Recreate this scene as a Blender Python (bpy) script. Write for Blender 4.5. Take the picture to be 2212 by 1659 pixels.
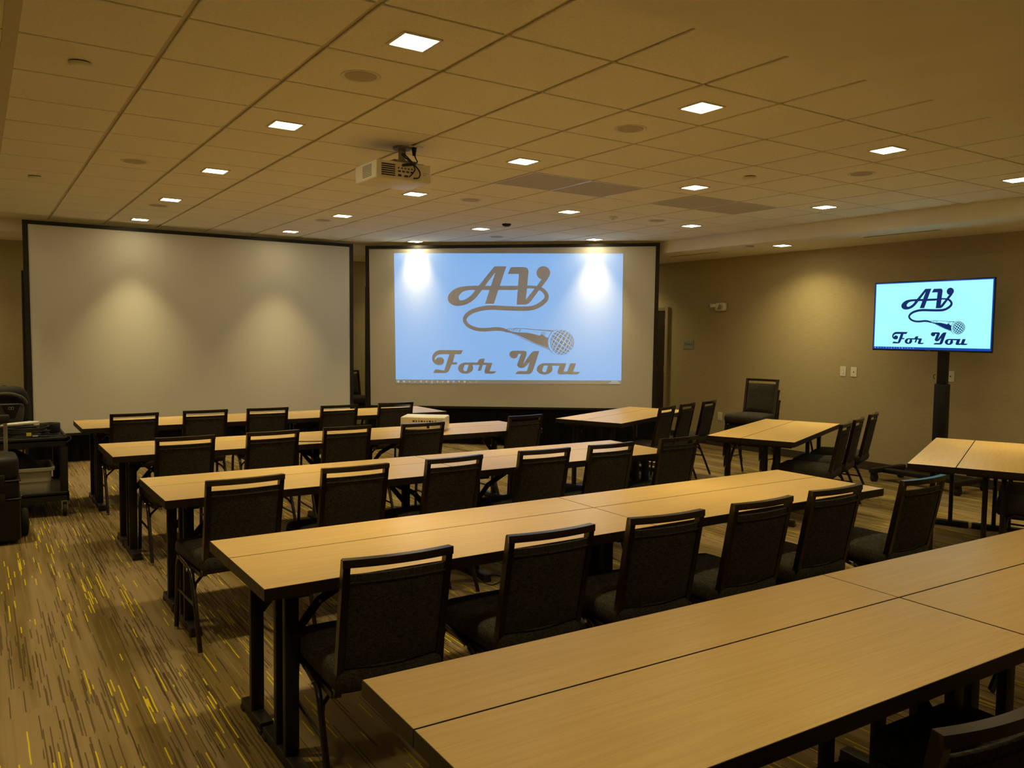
import bpy, bmesh, math, random
from mathutils import Vector, Matrix
R = math.radians
random.seed(7)
scene = bpy.context.scene
for o in list(bpy.data.objects):
    bpy.data.objects.remove(o)
COL = scene.collection

# ------------------------------------------------------------------ camera
CAM_H = 1.637
YAW, PITCH, ROLL = 0.5812932, -0.0619027, 0.0123075
FPX, W_PX, H_PX = 1765.1, 2212, 1659
fw = Vector((math.sin(YAW)*math.cos(PITCH), math.cos(YAW)*math.cos(PITCH), math.sin(PITCH)))
rt = Vector((math.cos(YAW), -math.sin(YAW), 0))
up = rt.cross(fw)
r2 = math.cos(ROLL)*rt + math.sin(ROLL)*up
u2 = -math.sin(ROLL)*rt + math.cos(ROLL)*up
cam = bpy.data.cameras.new('camera')
cam.sensor_fit = 'HORIZONTAL'; cam.sensor_width = 36.0
cam.lens = FPX/W_PX*36.0
cam.clip_start = 0.05
camo = bpy.data.objects.new('camera', cam); COL.objects.link(camo)
M = Matrix((r2, u2, -fw)).transposed().to_4x4(); M.translation = Vector((0, 0, CAM_H))
camo.matrix_world = M
scene.camera = camo

# ------------------------------------------------------------------ world, exposure
world = bpy.data.worlds.new('world'); scene.world = world; world.use_nodes = True
world.node_tree.nodes['Background'].inputs[0].default_value = (0.9, 0.75, 0.5, 1)
world.node_tree.nodes['Background'].inputs[1].default_value = 0.0
vs = scene.view_settings
scene.display_settings.display_device = 'sRGB'
vs.view_transform = 'Standard'; vs.look = 'None'; vs.gamma = 1.0; vs.use_curve_mapping = False
vs.exposure = 0.0
LIGHT_COL = (1.0, 0.79, 0.355)
LIGHT_W = 5.5          # watts of each ceiling downlight
LIGHT_SPREAD = 68

H_CEIL, H_SOF = 2.945, 2.780
T = 0.6096
GX0, GY0 = 0.7725, 3.101                     # one crossing of the ceiling grid
X_L, X_R, Y_B, Y_F = -1.666, 9.23, -2.4, 12.68   # room: left, right, rear, front
SOF_X, SOF_Y, SOF_N = 8.06, 11.54, 2.245

# ------------------------------------------------------------------ materials
MATS = {}
def nd(nt, typ, **kw):
    n = nt.nodes.new(typ)
    for k, v in kw.items(): setattr(n, k, v)
    return n
def base_mat(name, col, rough=0.5, metal=0.0, spec=None, emis=None, estr=0.0):
    m = bpy.data.materials.new(name); m.use_nodes = True
    b = m.node_tree.nodes['Principled BSDF']
    b.inputs['Base Color'].default_value = (*col, 1)
    b.inputs['Roughness'].default_value = rough
    b.inputs['Metallic'].default_value = metal
    if spec is not None: b.inputs['Specular IOR Level'].default_value = spec
    if emis:
        b.inputs['Emission Color'].default_value = (*emis, 1); b.inputs['Emission Strength'].default_value = estr
    MATS[name] = m
    return m, m.node_tree, b
def grain(name, c1, c2, scale, rough=0.5, detail=4, bump=0.0, bscale=None, lo=0.35, hi=0.65, spec=None, metal=0.0, coord='Object'):
    m, nt, b = base_mat(name, c1, rough, metal, spec)
    tc = nd(nt, 'ShaderNodeTexCoord'); mp = nd(nt, 'ShaderNodeMapping'); mp.inputs['Scale'].default_value = scale
    no = nd(nt, 'ShaderNodeTexNoise'); no.inputs['Scale'].default_value = 1; no.inputs['Detail'].default_value = detail
    rm = nd(nt, 'ShaderNodeValToRGB')
    rm.color_ramp.elements[0].position = lo; rm.color_ramp.elements[0].color = (*c1, 1)
    rm.color_ramp.elements[1].position = hi; rm.color_ramp.elements[1].color = (*c2, 1)
    nt.links.new(tc.outputs[coord], mp.inputs[0]); nt.links.new(mp.outputs[0], no.inputs['Vector'])
    nt.links.new(no.outputs['Fac'], rm.inputs[0]); nt.links.new(rm.outputs[0], b.inputs['Base Color'])
    if bump:
        n2 = no
        if bscale:
            mp2 = nd(nt, 'ShaderNodeMapping'); mp2.inputs['Scale'].default_value = bscale
            n2 = nd(nt, 'ShaderNodeTexNoise'); n2.inputs['Scale'].default_value = 1
            nt.links.new(tc.outputs[coord], mp2.inputs[0]); nt.links.new(mp2.outputs[0], n2.inputs['Vector'])
        bp = nd(nt, 'ShaderNodeBump'); bp.inputs['Strength'].default_value = bump; bp.inputs['Distance'].default_value = 0.004
        nt.links.new(n2.outputs['Fac'], bp.inputs['Height']); nt.links.new(bp.outputs[0], b.inputs['Normal'])
    return m

def carpet_mat():
    m, nt, b = base_mat('carpet', (.3, .24, .12), 0.95, spec=0.1)
    tc = nd(nt, 'ShaderNodeTexCoord')
    def noise(scale, off=0, detail=2, rough=.5):
        mp = nd(nt, 'ShaderNodeMapping'); mp.inputs['Scale'].default_value = scale; mp.inputs['Location'].default_value = (off, off*1.7, 0)
        no = nd(nt, 'ShaderNodeTexNoise'); no.inputs['Scale'].default_value = 1
        no.inputs['Detail'].default_value = detail; no.inputs['Roughness'].default_value = rough
        nt.links.new(tc.outputs['Object'], mp.inputs[0]); nt.links.new(mp.outputs[0], no.inputs['Vector'])
        return no.outputs['Fac']
    def step(src, a, c):
        mr = nd(nt, 'ShaderNodeMapRange'); mr.inputs['From Min'].default_value = a; mr.inputs['From Max'].default_value = c
        nt.links.new(src, mr.inputs['Value']); return mr.outputs['Result']
    def mul(a, c):
        mm = nd(nt, 'ShaderNodeMath', operation='MULTIPLY'); nt.links.new(a, mm.inputs[0]); nt.links.new(c, mm.inputs[1]); return mm.outputs[0]
    def mix(fac, a, c):
        mx = nd(nt, 'ShaderNodeMix', data_type='RGBA')
        nt.links.new(fac, mx.inputs['Factor'])
        for s, i in ((a, 6), (c, 7)):
            if isinstance(s, tuple): mx.inputs[i].default_value = (*s, 1)
            else: nt.links.new(s, mx.inputs[i])
        return mx.outputs[2]
    tan, olive, umber, yel = (.30, .222, .122), (.165, .115, .040), (.042, .026, .010), (.66, .52, .02)
    def math_(op, a_, b_=None):
        n = nd(nt, 'ShaderNodeMath', operation=op)
        for i, q in enumerate((a_, b_)):
            if q is None: continue
            if isinstance(q, (int, float)): n.inputs[i].default_value = q
            else: nt.links.new(q, n.inputs[i])
        return n.outputs[0]
    sx_ = nd(nt, 'ShaderNodeSeparateXYZ'); nt.links.new(tc.outputs['Object'], sx_.inputs[0])
    wob = math_('MULTIPLY', noise((9, 7, 1), 80, 1), .004)
    PXc, PYc = math_('ADD', sx_.outputs['X'], wob), sx_.outputs['Y']
    def white(u, v, w):
        cmb = nd(nt, 'ShaderNodeCombineXYZ'); nt.links.new(u, cmb.inputs[0])
        if v is not None: nt.links.new(v, cmb.inputs[1])
        cmb.inputs[2].default_value = w
        wn = nd(nt, 'ShaderNodeTexWhiteNoise', noise_dimensions='3D'); nt.links.new(cmb.outputs[0], wn.inputs['Vector'])
        return wn.outputs['Value']
    def dashes(width, length, seed):
        # one random value for every yarn dash: columns across, staggered lengths along
        col = math_('FLOOR', math_('DIVIDE', PXc, width))
        row = math_('FLOOR', math_('ADD', math_('DIVIDE', PYc, length), math_('MULTIPLY', white(col, None, seed), 37.0)))
        return white(col, row, seed+.37)
    c = mix(step(noise((4.5, .35, 1), 3.1, 3, .6), .44, .60), tan, olive)
    c = mix(math_('MULTIPLY', step(dashes(.034, 1.3, 3.0), .45, 1.0), .40), c, (.175, .122, .040))
    c = mix(math_('MULTIPLY', step(dashes(.010, .8, 4.0), .60, 1.0), .35), c, (.20, .145, .06))
    c = mix(math_('MULTIPLY', step(dashes(.006, .5, 8.0), .70, 1.0), .30), c, (.33, .25, .13))
    zone = step(noise((2.4, .55, 1), 21.0, 2), .44, .66)
    def put_dash(c, width, length, seed, gain, thr, alpha, col, z):
        v = dashes(width, length, seed)
        m_ = math_('GREATER_THAN', math_('ADD', v, math_('MULTIPLY', z, gain)), thr)
        return mix(math_('MULTIPLY', m_, alpha), c, col)
    c = put_dash(c, .0052, .40, 5.0, .26, .985, .60, umber, zone)
    c = put_dash(c, .0075, .62, 6.0, .10, .985, .60, (.050, .030, .015), zone)
    c = put_dash(c, .0048, .24, 9.0, .10, .985, .65, umber, zone)
    zy = step(noise((2.2, .8, 1), 41.0, 2), .44, .62)
    c = put_dash(c, .0055, .30, 7.0, .035, .9935, .95, yel, zy)
    c = put_dash(c, .0055, .15, 11.0, .025, .9940, .95, yel, zy)
    nt.links.new(c, b.inputs['Base Color'])
    bp = nd(nt, 'ShaderNodeBump'); bp.inputs['Strength'].default_value = .25; bp.inputs['Distance'].default_value = .003
    nt.links.new(noise((420, 180, 1), 2, 2), bp.inputs['Height']); nt.links.new(bp.outputs[0], b.inputs['Normal'])
carpet_mat()
grain('wallpaper', (.455, .385, .225), (.51, .43, .255), (9, 9, 150), .75, 3, .2, (12, 12, 240), spec=.25)
grain('ceiling_paint', (.86, .82, .72), (.90, .86, .76), (3, 3, 3), .9, 2, spec=.1)
grain('acoustic_tile', (.86, .82, .72), (.92, .88, .78), (60, 60, 60), .95, 3, .12, spec=.05)
base_mat('ceiling_tee', (.62, .55, .40), .6)
base_mat('grille_grey', (.52, .48, .43), .8, 0)
base_mat('grille_edge', (.8, .78, .72), .4)
grain('laminate', (.80, .56, .235), (.70, .465, .165), (4.0, 130, 10), .33, 5, .0, lo=.36, hi=.78, spec=.5)
grain('table_edge', (.026, .0155, .0095), (.018, .0105, .0065), (4, 60, 60), .45, 2)
base_mat('table_steel', (.014, .0108, .0082), .42, spec=.4)
base_mat('rubber', (.012, .011, .010), .7)
base_mat('chair_frame', (.014, .0062, .004), .27, .0, spec=.6)
def fabric_mat():
    m, nt, b = base_mat('chair_fabric', (.05, .045, .036), .95, spec=.12)
    tc = nd(nt, 'ShaderNodeTexCoord')
    def no(scale):
        mp = nd(nt, 'ShaderNodeMapping'); mp.inputs['Scale'].default_value = scale
        n = nd(nt, 'ShaderNodeTexNoise'); n.inputs['Scale'].default_value = 1; n.inputs['Detail'].default_value = 2
        nt.links.new(tc.outputs['Object'], mp.inputs[0]); nt.links.new(mp.outputs[0], n.inputs['Vector']); return n.outputs['Fac']
    ad = nd(nt, 'ShaderNodeMath', operation='ADD'); nt.links.new(no((420, 420, 45)), ad.inputs[0]); nt.links.new(no((60, 60, 520)), ad.inputs[1])
    mr = nd(nt, 'ShaderNodeMapRange'); mr.inputs['From Min'].default_value = .72; mr.inputs['From Max'].default_value = 1.28
    nt.links.new(ad.outputs[0], mr.inputs['Value'])
    mx = nd(nt, 'ShaderNodeMix', data_type='RGBA'); mx.inputs[6].default_value = (.016, .0145, .012, 1); mx.inputs[7].default_value = (.085, .076, .062, 1)
    nt.links.new(mr.outputs[0], mx.inputs['Factor']); nt.links.new(mx.outputs[2], b.inputs['Base Color'])
    bp = nd(nt, 'ShaderNodeBump'); bp.inputs['Strength'].default_value = .25; bp.inputs['Distance'].default_value = .002
    nt.links.new(ad.outputs[0], bp.inputs['Height']); nt.links.new(bp.outputs[0], b.inputs['Normal'])
fabric_mat()
base_mat('chrome', (.75, .72, .66), .18, 1.0)
base_mat('screen_white', (.74, .73, .69), .75, spec=.2)
base_mat('screen_black', (.010, .009, .008), .55)
base_mat('skirt_black', (.008, .0075, .007), .95, spec=.1)
base_mat('proj_light', (.70, .69, .66), .75, spec=.2, emis=(.075, .33, .74), estr=1.0)  # projector beam painted as glow of the cloth, bar and icons likewise
base_mat('proj_black', (.82, .81, .78), .75, spec=.2, emis=(.002, .018, .048), estr=1.0)  # white cloth; projector's bluish black level added as a faint glow
base_mat('proj_bar', (.82, .81, .78), .75, spec=.2, emis=(.02, .03, .05), estr=1.0)
base_mat('proj_icon', (.82, .81, .78), .75, spec=.2, emis=(.25, .32, .38), estr=1.0)
base_mat('proj_icon_blue', (.82, .81, .78), .75, spec=.2, emis=(.02, .16, .5), estr=1.0)
base_mat('proj_icon_green', (.82, .81, .78), .75, spec=.2, emis=(.1, .3, .12), estr=1.0)
base_mat('tv_light', (.01, .01, .01), .25, emis=(.40, 1.0, 1.02), estr=1.0)
base_mat('tv_edge_glow', (.01, .01, .01), .25, emis=(.0, .06, .42), estr=1.0)
base_mat('tv_ink', (.005, .005, .01), .25, emis=(.0, .018, .13), estr=1.0)
base_mat('tv_icon', (.01, .01, .01), .25, emis=(.35, .6, .9), estr=1.0)
base_mat('tv_plastic', (.008, .008, .010), .3)
base_mat('stand_black', (.0045, .004, .004), .5)
base_mat('diffuser', (.9, .9, .9), .5, emis=(1.0, .84, .46), estr=29.0)
base_mat('fixture_trim', (.75, .72, .65), .5)
base_mat('device_white', (.84, .80, .69), .45)
base_mat('device_grey', (.30, .29, .26), .6)
base_mat('speaker_grille', (.50, .45, .34), .8)
base_mat('dark_slot', (.012, .010, .008), .8)
base_mat('port_black', (.008, .008, .008), .4)
base_mat('port_blue', (.03, .05, .25), .4)
base_mat('baseboard_brown', (.055, .042, .026), .5)
grain('door_wood', (.030, .016, .009), (.018, .010, .006), (30, 30, 1.2), .45, 3)
base_mat('door_frame', (.36, .29, .18), .5)
base_mat('cord_black', (.010, .009, .009), .55)
base_mat('bag_black', (.014, .013, .012), .85)
base_mat('bag_grey', (.10, .09, .072), .85)
base_mat('bag_mark', (.55, .52, .45), .5)
base_mat('bin_grey', (.42, .40, .33), .55)
base_mat('cart_black', (.0075, .007, .006), .6)
base_mat('case_black', (.0085, .0078, .0068), .6)
base_mat('alu', (.55, .53, .48), .35, .9)
base_mat('paper', (.82, .80, .74), .8)
base_mat('tag_yellow', (.80, .70, .03), .6)
base_mat('sign_grey', (.36, .39, .36), .4)
base_mat('sign_ink', (.012, .012, .012), .5)
base_mat('sensor_ivory', (.62, .58, .46), .5)

# ------------------------------------------------------------------ mesh helpers
def V(*a): return Vector(a)
class MB:
    def __init__(self): self.bm = bmesh.new()
    def box(self, lo, hi, bevel=0.0, seg=2, mat=None):
        lo, hi = Vector(lo), Vector(hi); c = (lo+hi)/2; s = hi-lo
        g = bmesh.ops.create_cube(self.bm, size=1.0, matrix=Matrix.Translation(c) @ Matrix.Diagonal((*s, 1)))
        vs_ = g['verts']
        if bevel > 0:
            es = list({e for v in vs_ for e in v.link_edges})
            bmesh.ops.bevel(self.bm, geom=es, offset=bevel, segments=seg, profile=.5, affect='EDGES')
        return self
    def cyl(self, p0, p1, r0, r1=None, seg=16, cap=True):
        p0, p1 = Vector(p0), Vector(p1); r1 = r0 if r1 is None else r1
        d = p1-p0; q = d.to_track_quat('Z', 'Y').to_matrix().to_4x4()
        bmesh.ops.create_cone(self.bm, cap_ends=cap, segments=seg, radius1=r0, radius2=r1, depth=d.length,
                              matrix=Matrix.Translation((p0+p1)/2) @ q)
        return self
    def tube(self, pts, r, seg=8, sect=None, upv=None, closed=False):
        """sweep a circle (or sect: list of (a,b)) along pts"""
        pts = [Vector(p) for p in pts]; n = len(pts)
        rad = r if isinstance(r, (list, tuple)) else [r]*n
        rings = []; prev = None
        for i, p in enumerate(pts):
            if closed: t = pts[(i+1) % n]-pts[i-1]
            else: t = pts[min(i+1, n-1)]-pts[max(i-1, 0)]
            t.normalize()
            if upv is not None: a = Vector(upv).cross(t)
            elif prev is None:
                a = t.orthogonal()
            else: a = prev - prev.dot(t)*t
            a.normalize(); prev = a; b = t.cross(a)
            # keep the section width at a bend
            sec = sect or [(math.cos(2*math.pi*k/seg), math.sin(2*math.pi*k/seg)) for k in range(seg)]
            sc = 1.0 if sect else rad[i]
            rings.append([self.bm.verts.new(p + a*(x*sc) + b*(y*sc)) for x, y in sec])
        m = len(rings[0])
        for i in range(n if closed else n-1):
            A, B = rings[i], rings[(i+1) % n]
            for k in range(m): self.bm.faces.new((A[k], A[(k+1) % m], B[(k+1) % m], B[k]))
        if not closed:
            self.bm.faces.new(list(reversed(rings[0]))); self.bm.faces.new(rings[-1])
        return self
    def lathe(self, prof, c=(0, 0, 0), seg=24, axis='Z'):
        c = Vector(c); rings = []
        for r, z in prof:
            rings.append([self.bm.verts.new(c + Vector((r*math.cos(2*math.pi*k/seg), r*math.sin(2*math.pi*k/seg), z))) for k in range(seg)])
        for A, B in zip(rings, rings[1:]):
            for k in range(seg): self.bm.faces.new((A[k], A[(k+1) % seg], B[(k+1) % seg], B[k]))
        self.bm.faces.new(list(reversed(rings[0]))); self.bm.faces.new(rings[-1])
        return self
    def poly(self, pts):
        self.bm.faces.new([self.bm.verts.new(Vector(p)) for p in pts]); return self
    def prism(self, pts, off):
        off = Vector(off); a = [self.bm.verts.new(Vector(p)) for p in pts]; b = [self.bm.verts.new(Vector(p)+off) for p in pts]
        n = len(a); self.bm.faces.new(list(reversed(a))); self.bm.faces.new(b)
        for k in range(n): self.bm.faces.new((a[k], a[(k+1) % n], b[(k+1) % n], b[k]))
        return self
    def cushion(self, c, size, r, cuts=7, dome=0.0, fn=None):
        """rounded box with a domed top"""
        c = Vector(c); hs = Vector(size)/2
        old = set(self.bm.verts)
        g = bmesh.ops.create_cube(self.bm, size=2.0)
        es = list({e for v in g['verts'] for e in v.link_edges})
        bmesh.ops.subdivide_edges(self.bm, edges=es, cuts=cuts, use_grid_fill=True)
        vset = [v for v in self.bm.verts if v not in old]
        inner = Vector([max(h-r, 0) for h in hs])
        for v in vset:
            u = v.co.copy()
            # concentrate samples near the borders
            w = Vector([math.copysign(1-(1-abs(t))**1.6, t) for t in u])
            p = Vector([w[i]*hs[i] for i in range(3)])
            q = Vector([max(-inner[i], min(inner[i], p[i])) for i in range(3)])
            d = p-q
            if d.length > 1e-9: p = q + d.normalized()*min(r, d.length if d.length < r else r)
            if u.z > .99 or (p.z > 0 and dome):
                k = max(0, p.z/hs[2])
                p.z += dome*k*(1-(p.x/hs.x)**2)*(1-(p.y/hs.y)**2)
            if fn: p = fn(p)
            v.co = p + c
        return self
    def build(self, name, mat, parent=None, smooth=True, angle=35, mw=None):
        bmesh.ops.recalc_face_normals(self.bm, faces=self.bm.faces)
        me = bpy.data.meshes.new(name); self.bm.to_mesh(me); self.bm.free()
        me.materials.append(MATS[mat])
        if smooth:
            me.polygons.foreach_set('use_smooth', [True]*len(me.polygons)); me.set_sharp_from_angle(angle=R(angle))
        return link(name, me, parent, mw)
def link(name, me, parent=None, mw=None):
    o = bpy.data.objects.new(name, me); COL.objects.link(o)
    if parent: o.parent = parent
    if mw is not None: o.matrix_local = mw
    return o
def tag(o, label, cat, group=None):
    o['label'] = label; o['category'] = cat
    if group: o['group'] = group
    return o
def thing(name, label, cat, loc=(0, 0, 0), rz=0.0, group=None):
    o = bpy.data.objects.new(name, None); COL.objects.link(o)
    o.empty_display_size = .1; o.location = loc; o.rotation_euler = (0, 0, rz)
    return tag(o, label, cat, group)
def struct(o): o['kind'] = 'structure'; return o
def copy_tree(src, parent=None):
    c = src.copy(); COL.objects.link(c)
    if parent: c.parent = parent
    for ch in src.children: copy_tree(ch, c)
    return c
def put(src, used, loc, rz, label, group=None):
    o = src if not used else copy_tree(src)
    o.location = loc; o.rotation_euler = (0, 0, rz); o['label'] = label
    if group: o['group'] = group
    return o

# ================================================================== the room
def box_obj(name, lo, hi, mat, parent=None, bevel=0, smooth=False):
    return MB().box(lo, hi, bevel).build(name, mat, parent, smooth)
struct(box_obj('floor', (X_L-.1, Y_B-.1, -.1), (X_R+.1, Y_F+.1, 0), 'carpet'))
struct(box_obj('wall_right', (X_R, Y_B-.1, 0), (X_R+.1, Y_F+.1, 3.1), 'wallpaper'))
struct(box_obj('wall_front', (X_L-.1, Y_F, 0), (X_R, Y_F+.1, 3.1), 'wallpaper'))
struct(box_obj('wall_left', (X_L-.1, Y_B-.1, 0), (X_L, Y_F, 3.1), 'wallpaper'))
struct(box_obj('wall_rear', (X_L, Y_B-.1, 0), (X_R, Y_B, 3.1), 'wallpaper'))
struct(box_obj('baseboard_right', (X_R-.014, Y_B, 0), (X_R, 9.44, .105), 'baseboard_brown'))
struct(box_obj('baseboard_front', (X_L, Y_F-.014, 0), (X_R, Y_F, .105), 'baseboard_brown'))
struct(box_obj('baseboard_left', (X_L, Y_B, 0), (X_L+.014, Y_F-.014, .105), 'baseboard_brown'))
# dropped plaster border: right, front and over the back of the room
struct(box_obj('trim_1', (SOF_X, Y_B, H_SOF), (X_R, Y_F, 3.05), 'ceiling_paint'))
struct(box_obj('trim_2', (X_L, SOF_Y, H_SOF), (SOF_X, Y_F, 3.05), 'ceiling_paint'))
struct(box_obj('trim_3', (X_L, Y_B, H_SOF), (SOF_X, SOF_N, 3.05), 'ceiling_paint'))
# suspended ceiling: backing deck, tees and tiles
ceil = struct(box_obj('ceiling', (X_L, SOF_N, H_CEIL+.012), (SOF_X, SOF_Y, H_CEIL+.1), 'ceiling_tee'))
GAPX, GAPY = .026, .017
tile_cache = {}
def tile_mesh(w, d, key='acoustic_tile'):
    k = (round(w, 3), round(d, 3), key)
    if k not in tile_cache:
        mb = MB(); mb.box((-w/2, -d/2, 0), (w/2, d/2, .0115), .0025, 1)
        bmesh.ops.recalc_face_normals(mb.bm, faces=mb.bm.faces)
        me = bpy.data.meshes.new('ceiling_tile'); mb.bm.to_mesh(me); mb.bm.free(); me.materials.append(MATS[key])
        tile_cache[k] = me
    return tile_cache[k]
grille_cells = {(3, 3), (3, 4), (3, 5)}
xs = [GX0+T*k for k in range(-4, 13)]; ys = [GY0+T*k for k in range(-2, 15)]
GR = []
for i in range(len(xs)-1):
    for j in range(len(ys)-1):
        x0, x1 = xs[i]+GAPX/2, min(xs[i+1], SOF_X+.0)-GAPX/2
        y0, y1 = max(ys[j], SOF_N)+GAPY/2, min(ys[j+1], SOF_Y)-GAPY/2
        if x1-x0 < .05 or y1-y0 < .05: continue
        cx, cy = (x0+x1)/2, (y0+y1)/2
        if 5.5 < cy < 6.2 and (3.8 < cx < 5.1 or 5.6 < cx < 6.9):
            GR.append((cx, cy, x1-x0, y1-y0)); continue
        link('ceiling_tile', tile_mesh(x1-x0, y1-y0), ceil, Matrix.Translation((cx, cy, H_CEIL)))
# wide partition channel in the ceiling
struct(box_obj('trim_4', (GX0-T-.03, SOF_N, H_CEIL-.004), (GX0-T+.03, SOF_Y, H_CEIL+.011), 'ceiling_tee'))
for n, (cx, cy, w, d) in enumerate(sorted(GR)):
    nm = ['farthest from the side wall', 'beside the farthest one', 'second from the side wall', 'closest to the side wall'][n]
    g = thing('return_air_grille', 'grey perforated return air panel in the ceiling, '+nm, 'air grille', (cx, cy, H_CEIL), 0, 'grey return air panels in the ceiling')
    MB().box((-w/2, -d/2, 0), (w/2, d/2, .010)).build('panel', 'grille_grey', g, False)
    e = .012
    fr = MB()
    for a, b_ in (((-w/2-e, -d/2-e), (-w/2, d/2+e)), ((w/2, -d/2-e), (w/2+e, d/2+e)), ((-w/2, -d/2-e), (w/2, -d/2)), ((-w/2, d/2), (w/2, d/2+e))):
        fr.box((*a, -.003), (*b_, .008))
    fr.build('frame', 'grille_edge', g, False)
# door in the side wall
dY0, dY1 = 9.57, 10.50
door = struct(box_obj('door_1', (X_R-.03, dY0, .01), (X_R-.004, dY1, 2.025), 'door_wood'))
fr = MB(); fr.box((X_R-.045, dY0-.06, 0), (X_R, dY0, 2.085), .004); fr.box((X_R-.045, dY1, 0), (X_R, dY1+.06, 2.085), .004); fr.box((X_R-.045, dY0, 2.025), (X_R, dY1, 2.085), .004)
fr.build('door_frame', 'door_frame', door)
hd = MB(); hd.cyl((X_R-.03, dY1-.08, 1.0), (X_R-.08, dY1-.08, 1.0), .012); hd.cyl((X_R-.075, dY1-.08, 1.0), (X_R-.075, dY1-.2, 1.0), .009)
hd.build('handle', 'chrome', door)
for z in (.25, 1.05, 1.8):
    MB().cyl((X_R-.036, dY0+.004, z), (X_R-.036, dY0+.004, z+.1), .007, seg=8).build('hinge', 'alu', door)

# ================================================================== ceiling downlights
def downlight(name, label, x, y, z, group, round_=False, spread=LIGHT_SPREAD, tilt=(0, 0), watt=LIGHT_W):
    t = thing(name, label, 'ceiling light', (x, y, z), 0, group)
    a, b_ = .083, .098
    if not round_:
        f = MB()
        for lo, hi in (((-b_, -b_), (-a, b_)), ((a, -b_), (b_, b_)), ((-a, -b_), (a, -a)), ((-a, a), (a, b_))):
            f.box((*lo, -.006), (*hi, .006), .0015, 1)
        f.build('trim_ring', 'fixture_trim', t)
        MB().box((-a, -a, -.003), (a, a, .006)).build('diffuser', 'diffuser', t, False)
    la = bpy.data.lights.new('downlight_lamp', 'AREA'); la.shape = 'SQUARE'; la.size = .15
    la.energy = watt; la.color = LIGHT_COL; la.spread = R(spread)
    lo_ = bpy.data.objects.new('lamp', la); COL.objects.link(lo_); lo_.parent = t; lo_.location = (0, 0, -.008 if tilt == (0, 0) else -.026); lo_.rotation_euler = (R(tilt[0]), R(tilt[1]), 0)
    return t
NTH = ['first', 'second', 'third', 'fourth', 'fifth']
LX = [GX0+T*(1.5+3*k) for k in range(-1, 4)]; LY = [GY0+T*(.5+3*k) for k in range(0, 5)]
for ix, x in enumerate(LX):
    for iy, y in enumerate(LY):
        if ix == 4 and iy == 4: continue
        nth = (4 if iy < 4 else 3)-ix
        downlight('ceiling_light', 'square downlight in the tiled ceiling, %s row from the screens, %s from the side wall' % (NTH[4-iy], NTH[nth]), x, y, H_CEIL-.001, 'square downlights in the tiled ceiling')
for ix, x in enumerate(LX):
    for y in (1.12,):
        downlight('ceiling_light', 'square downlight in the plaster ceiling over the back row, %s from the side wall' % NTH[4-ix], x, y, H_SOF-.001, 'square downlights in the plaster ceiling at the back of the room', spread=100, watt=2.6)
for iy, y in enumerate((10.4, 6.79, 3.1, -.2)):
    downlight('ceiling_light', 'square downlight in the plaster border along the side wall, %s from the storage door' % NTH[iy], 8.49, y, H_SOF-.001, 'square downlights in the plaster border', spread=118, tilt=(0, -12), watt=7.5)
for ix, x in enumerate((-.75, 2.6, 6.2)):
    downlight('ceiling_light', 'square downlight in the plaster border behind the screens, %s from the side wall' % NTH[2-ix], x, 12.1, H_SOF-.001, 'square downlights in the plaster border behind the screens', spread=118, watt=7.5)
# round ceiling speakers
def ceil_round(name, label, cat, group, x, y, z, kind):
    t = thing(name, label, cat, (x, y, z), 0, group)
    if kind == 'speaker':
        MB().lathe([(.082, -.001), (.100, -.004), (.104, 0), (.104, .004)], seg=32).build('rim', 'fixture_trim', t)
        MB().lathe([(.001, -.006), (.05, -.0055), (.082, -.003), (.083, .002)], seg=32).build('grille', 'speaker_grille', t)
    elif kind == 'cover':
        MB().lathe([(.0005, -.024), (.045, -.024), (.052, -.018), (.053, -.006)], seg=28).build('cap', 'device_white', t)
        MB().lathe([(.046, -.006), (.046, .003)], seg=28).build('collar', 'dark_slot', t)
    else:
        MB().lathe([(.0005, -.030), (.03, -.030), (.05, -.018), (.055, -.006), (.055, .003)], seg=28).build('body', 'device_white' if kind == 'detector' else 'dark_slot', t)
        MB().lathe([(.0005, -.034), (.012, -.034), (.014, -.029)], seg=16).build('sensor', 'device_grey', t)
    return t
for k_, (x, y) in enumerate(((1.687, 4.015), (3.515, 4.015), (5.953, 4.015), (1.077, 7.06), (4.125, 7.06), (6.56, 7.0), (1.66, 9.40), (3.47, 9.40), (5.96, 9.50))):
    ceil_round('ceiling_speaker', 'round ceiling speaker grille, %s speaker row from the screens, %s from the side wall' % (NTH[2-k_//3], NTH[2-k_ % 3]), 'speaker', 'round speakers in the tiled ceiling', x, y, H_CEIL-.001, 'speaker')
for x, y, w_ in ((.467, 4.62, 'over the aisle beside the middle row'), (.467, 8.27, 'over the aisle beside the cart'), (5.344, 4.62, 'beside the grey return panels')):
    ceil_round('sprinkler_cover', 'small round sprinkler cover below the ceiling tiles '+w_, 'sprinkler', 'sprinkler covers in the tiled ceiling', x, y, H_CEIL, 'cover')
ceil_round('smoke_detector', 'small white smoke detector on the ceiling behind the grey return panels', 'smoke detector', None, 5.95, 7.06, H_CEIL, 'detector')
ceil_round('motion_sensor', 'small black round sensor on the ceiling in front of the projected image', 'sensor', None, 5.36, 8.32, H_CEIL, 'dark')
ceil_round('sprinkler_cover', 'small round sprinkler cover in the plaster border above the side wall', 'sprinkler', None, 8.27, 7.12, H_SOF, 'cover')
for (y0, y1), nm in (((4.75, 5.68), 'above the television'), ((7.83, 8.79), 'near the storage door')):
    t = thing('slot_diffuser', 'long dark air slot in the plaster border '+nm, 'air vent', (8.48, (y0+y1)/2, H_SOF))
    l = (y1-y0)/2
    MB().box((-.035, -l, -.004), (.035, l, .004), .002, 1).build('frame', 'ceiling_paint', t)
    MB().box((-.014, -l+.02, -.0055), (.014, l-.02, .002)).build('slot', 'dark_slot', t, False)

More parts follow.
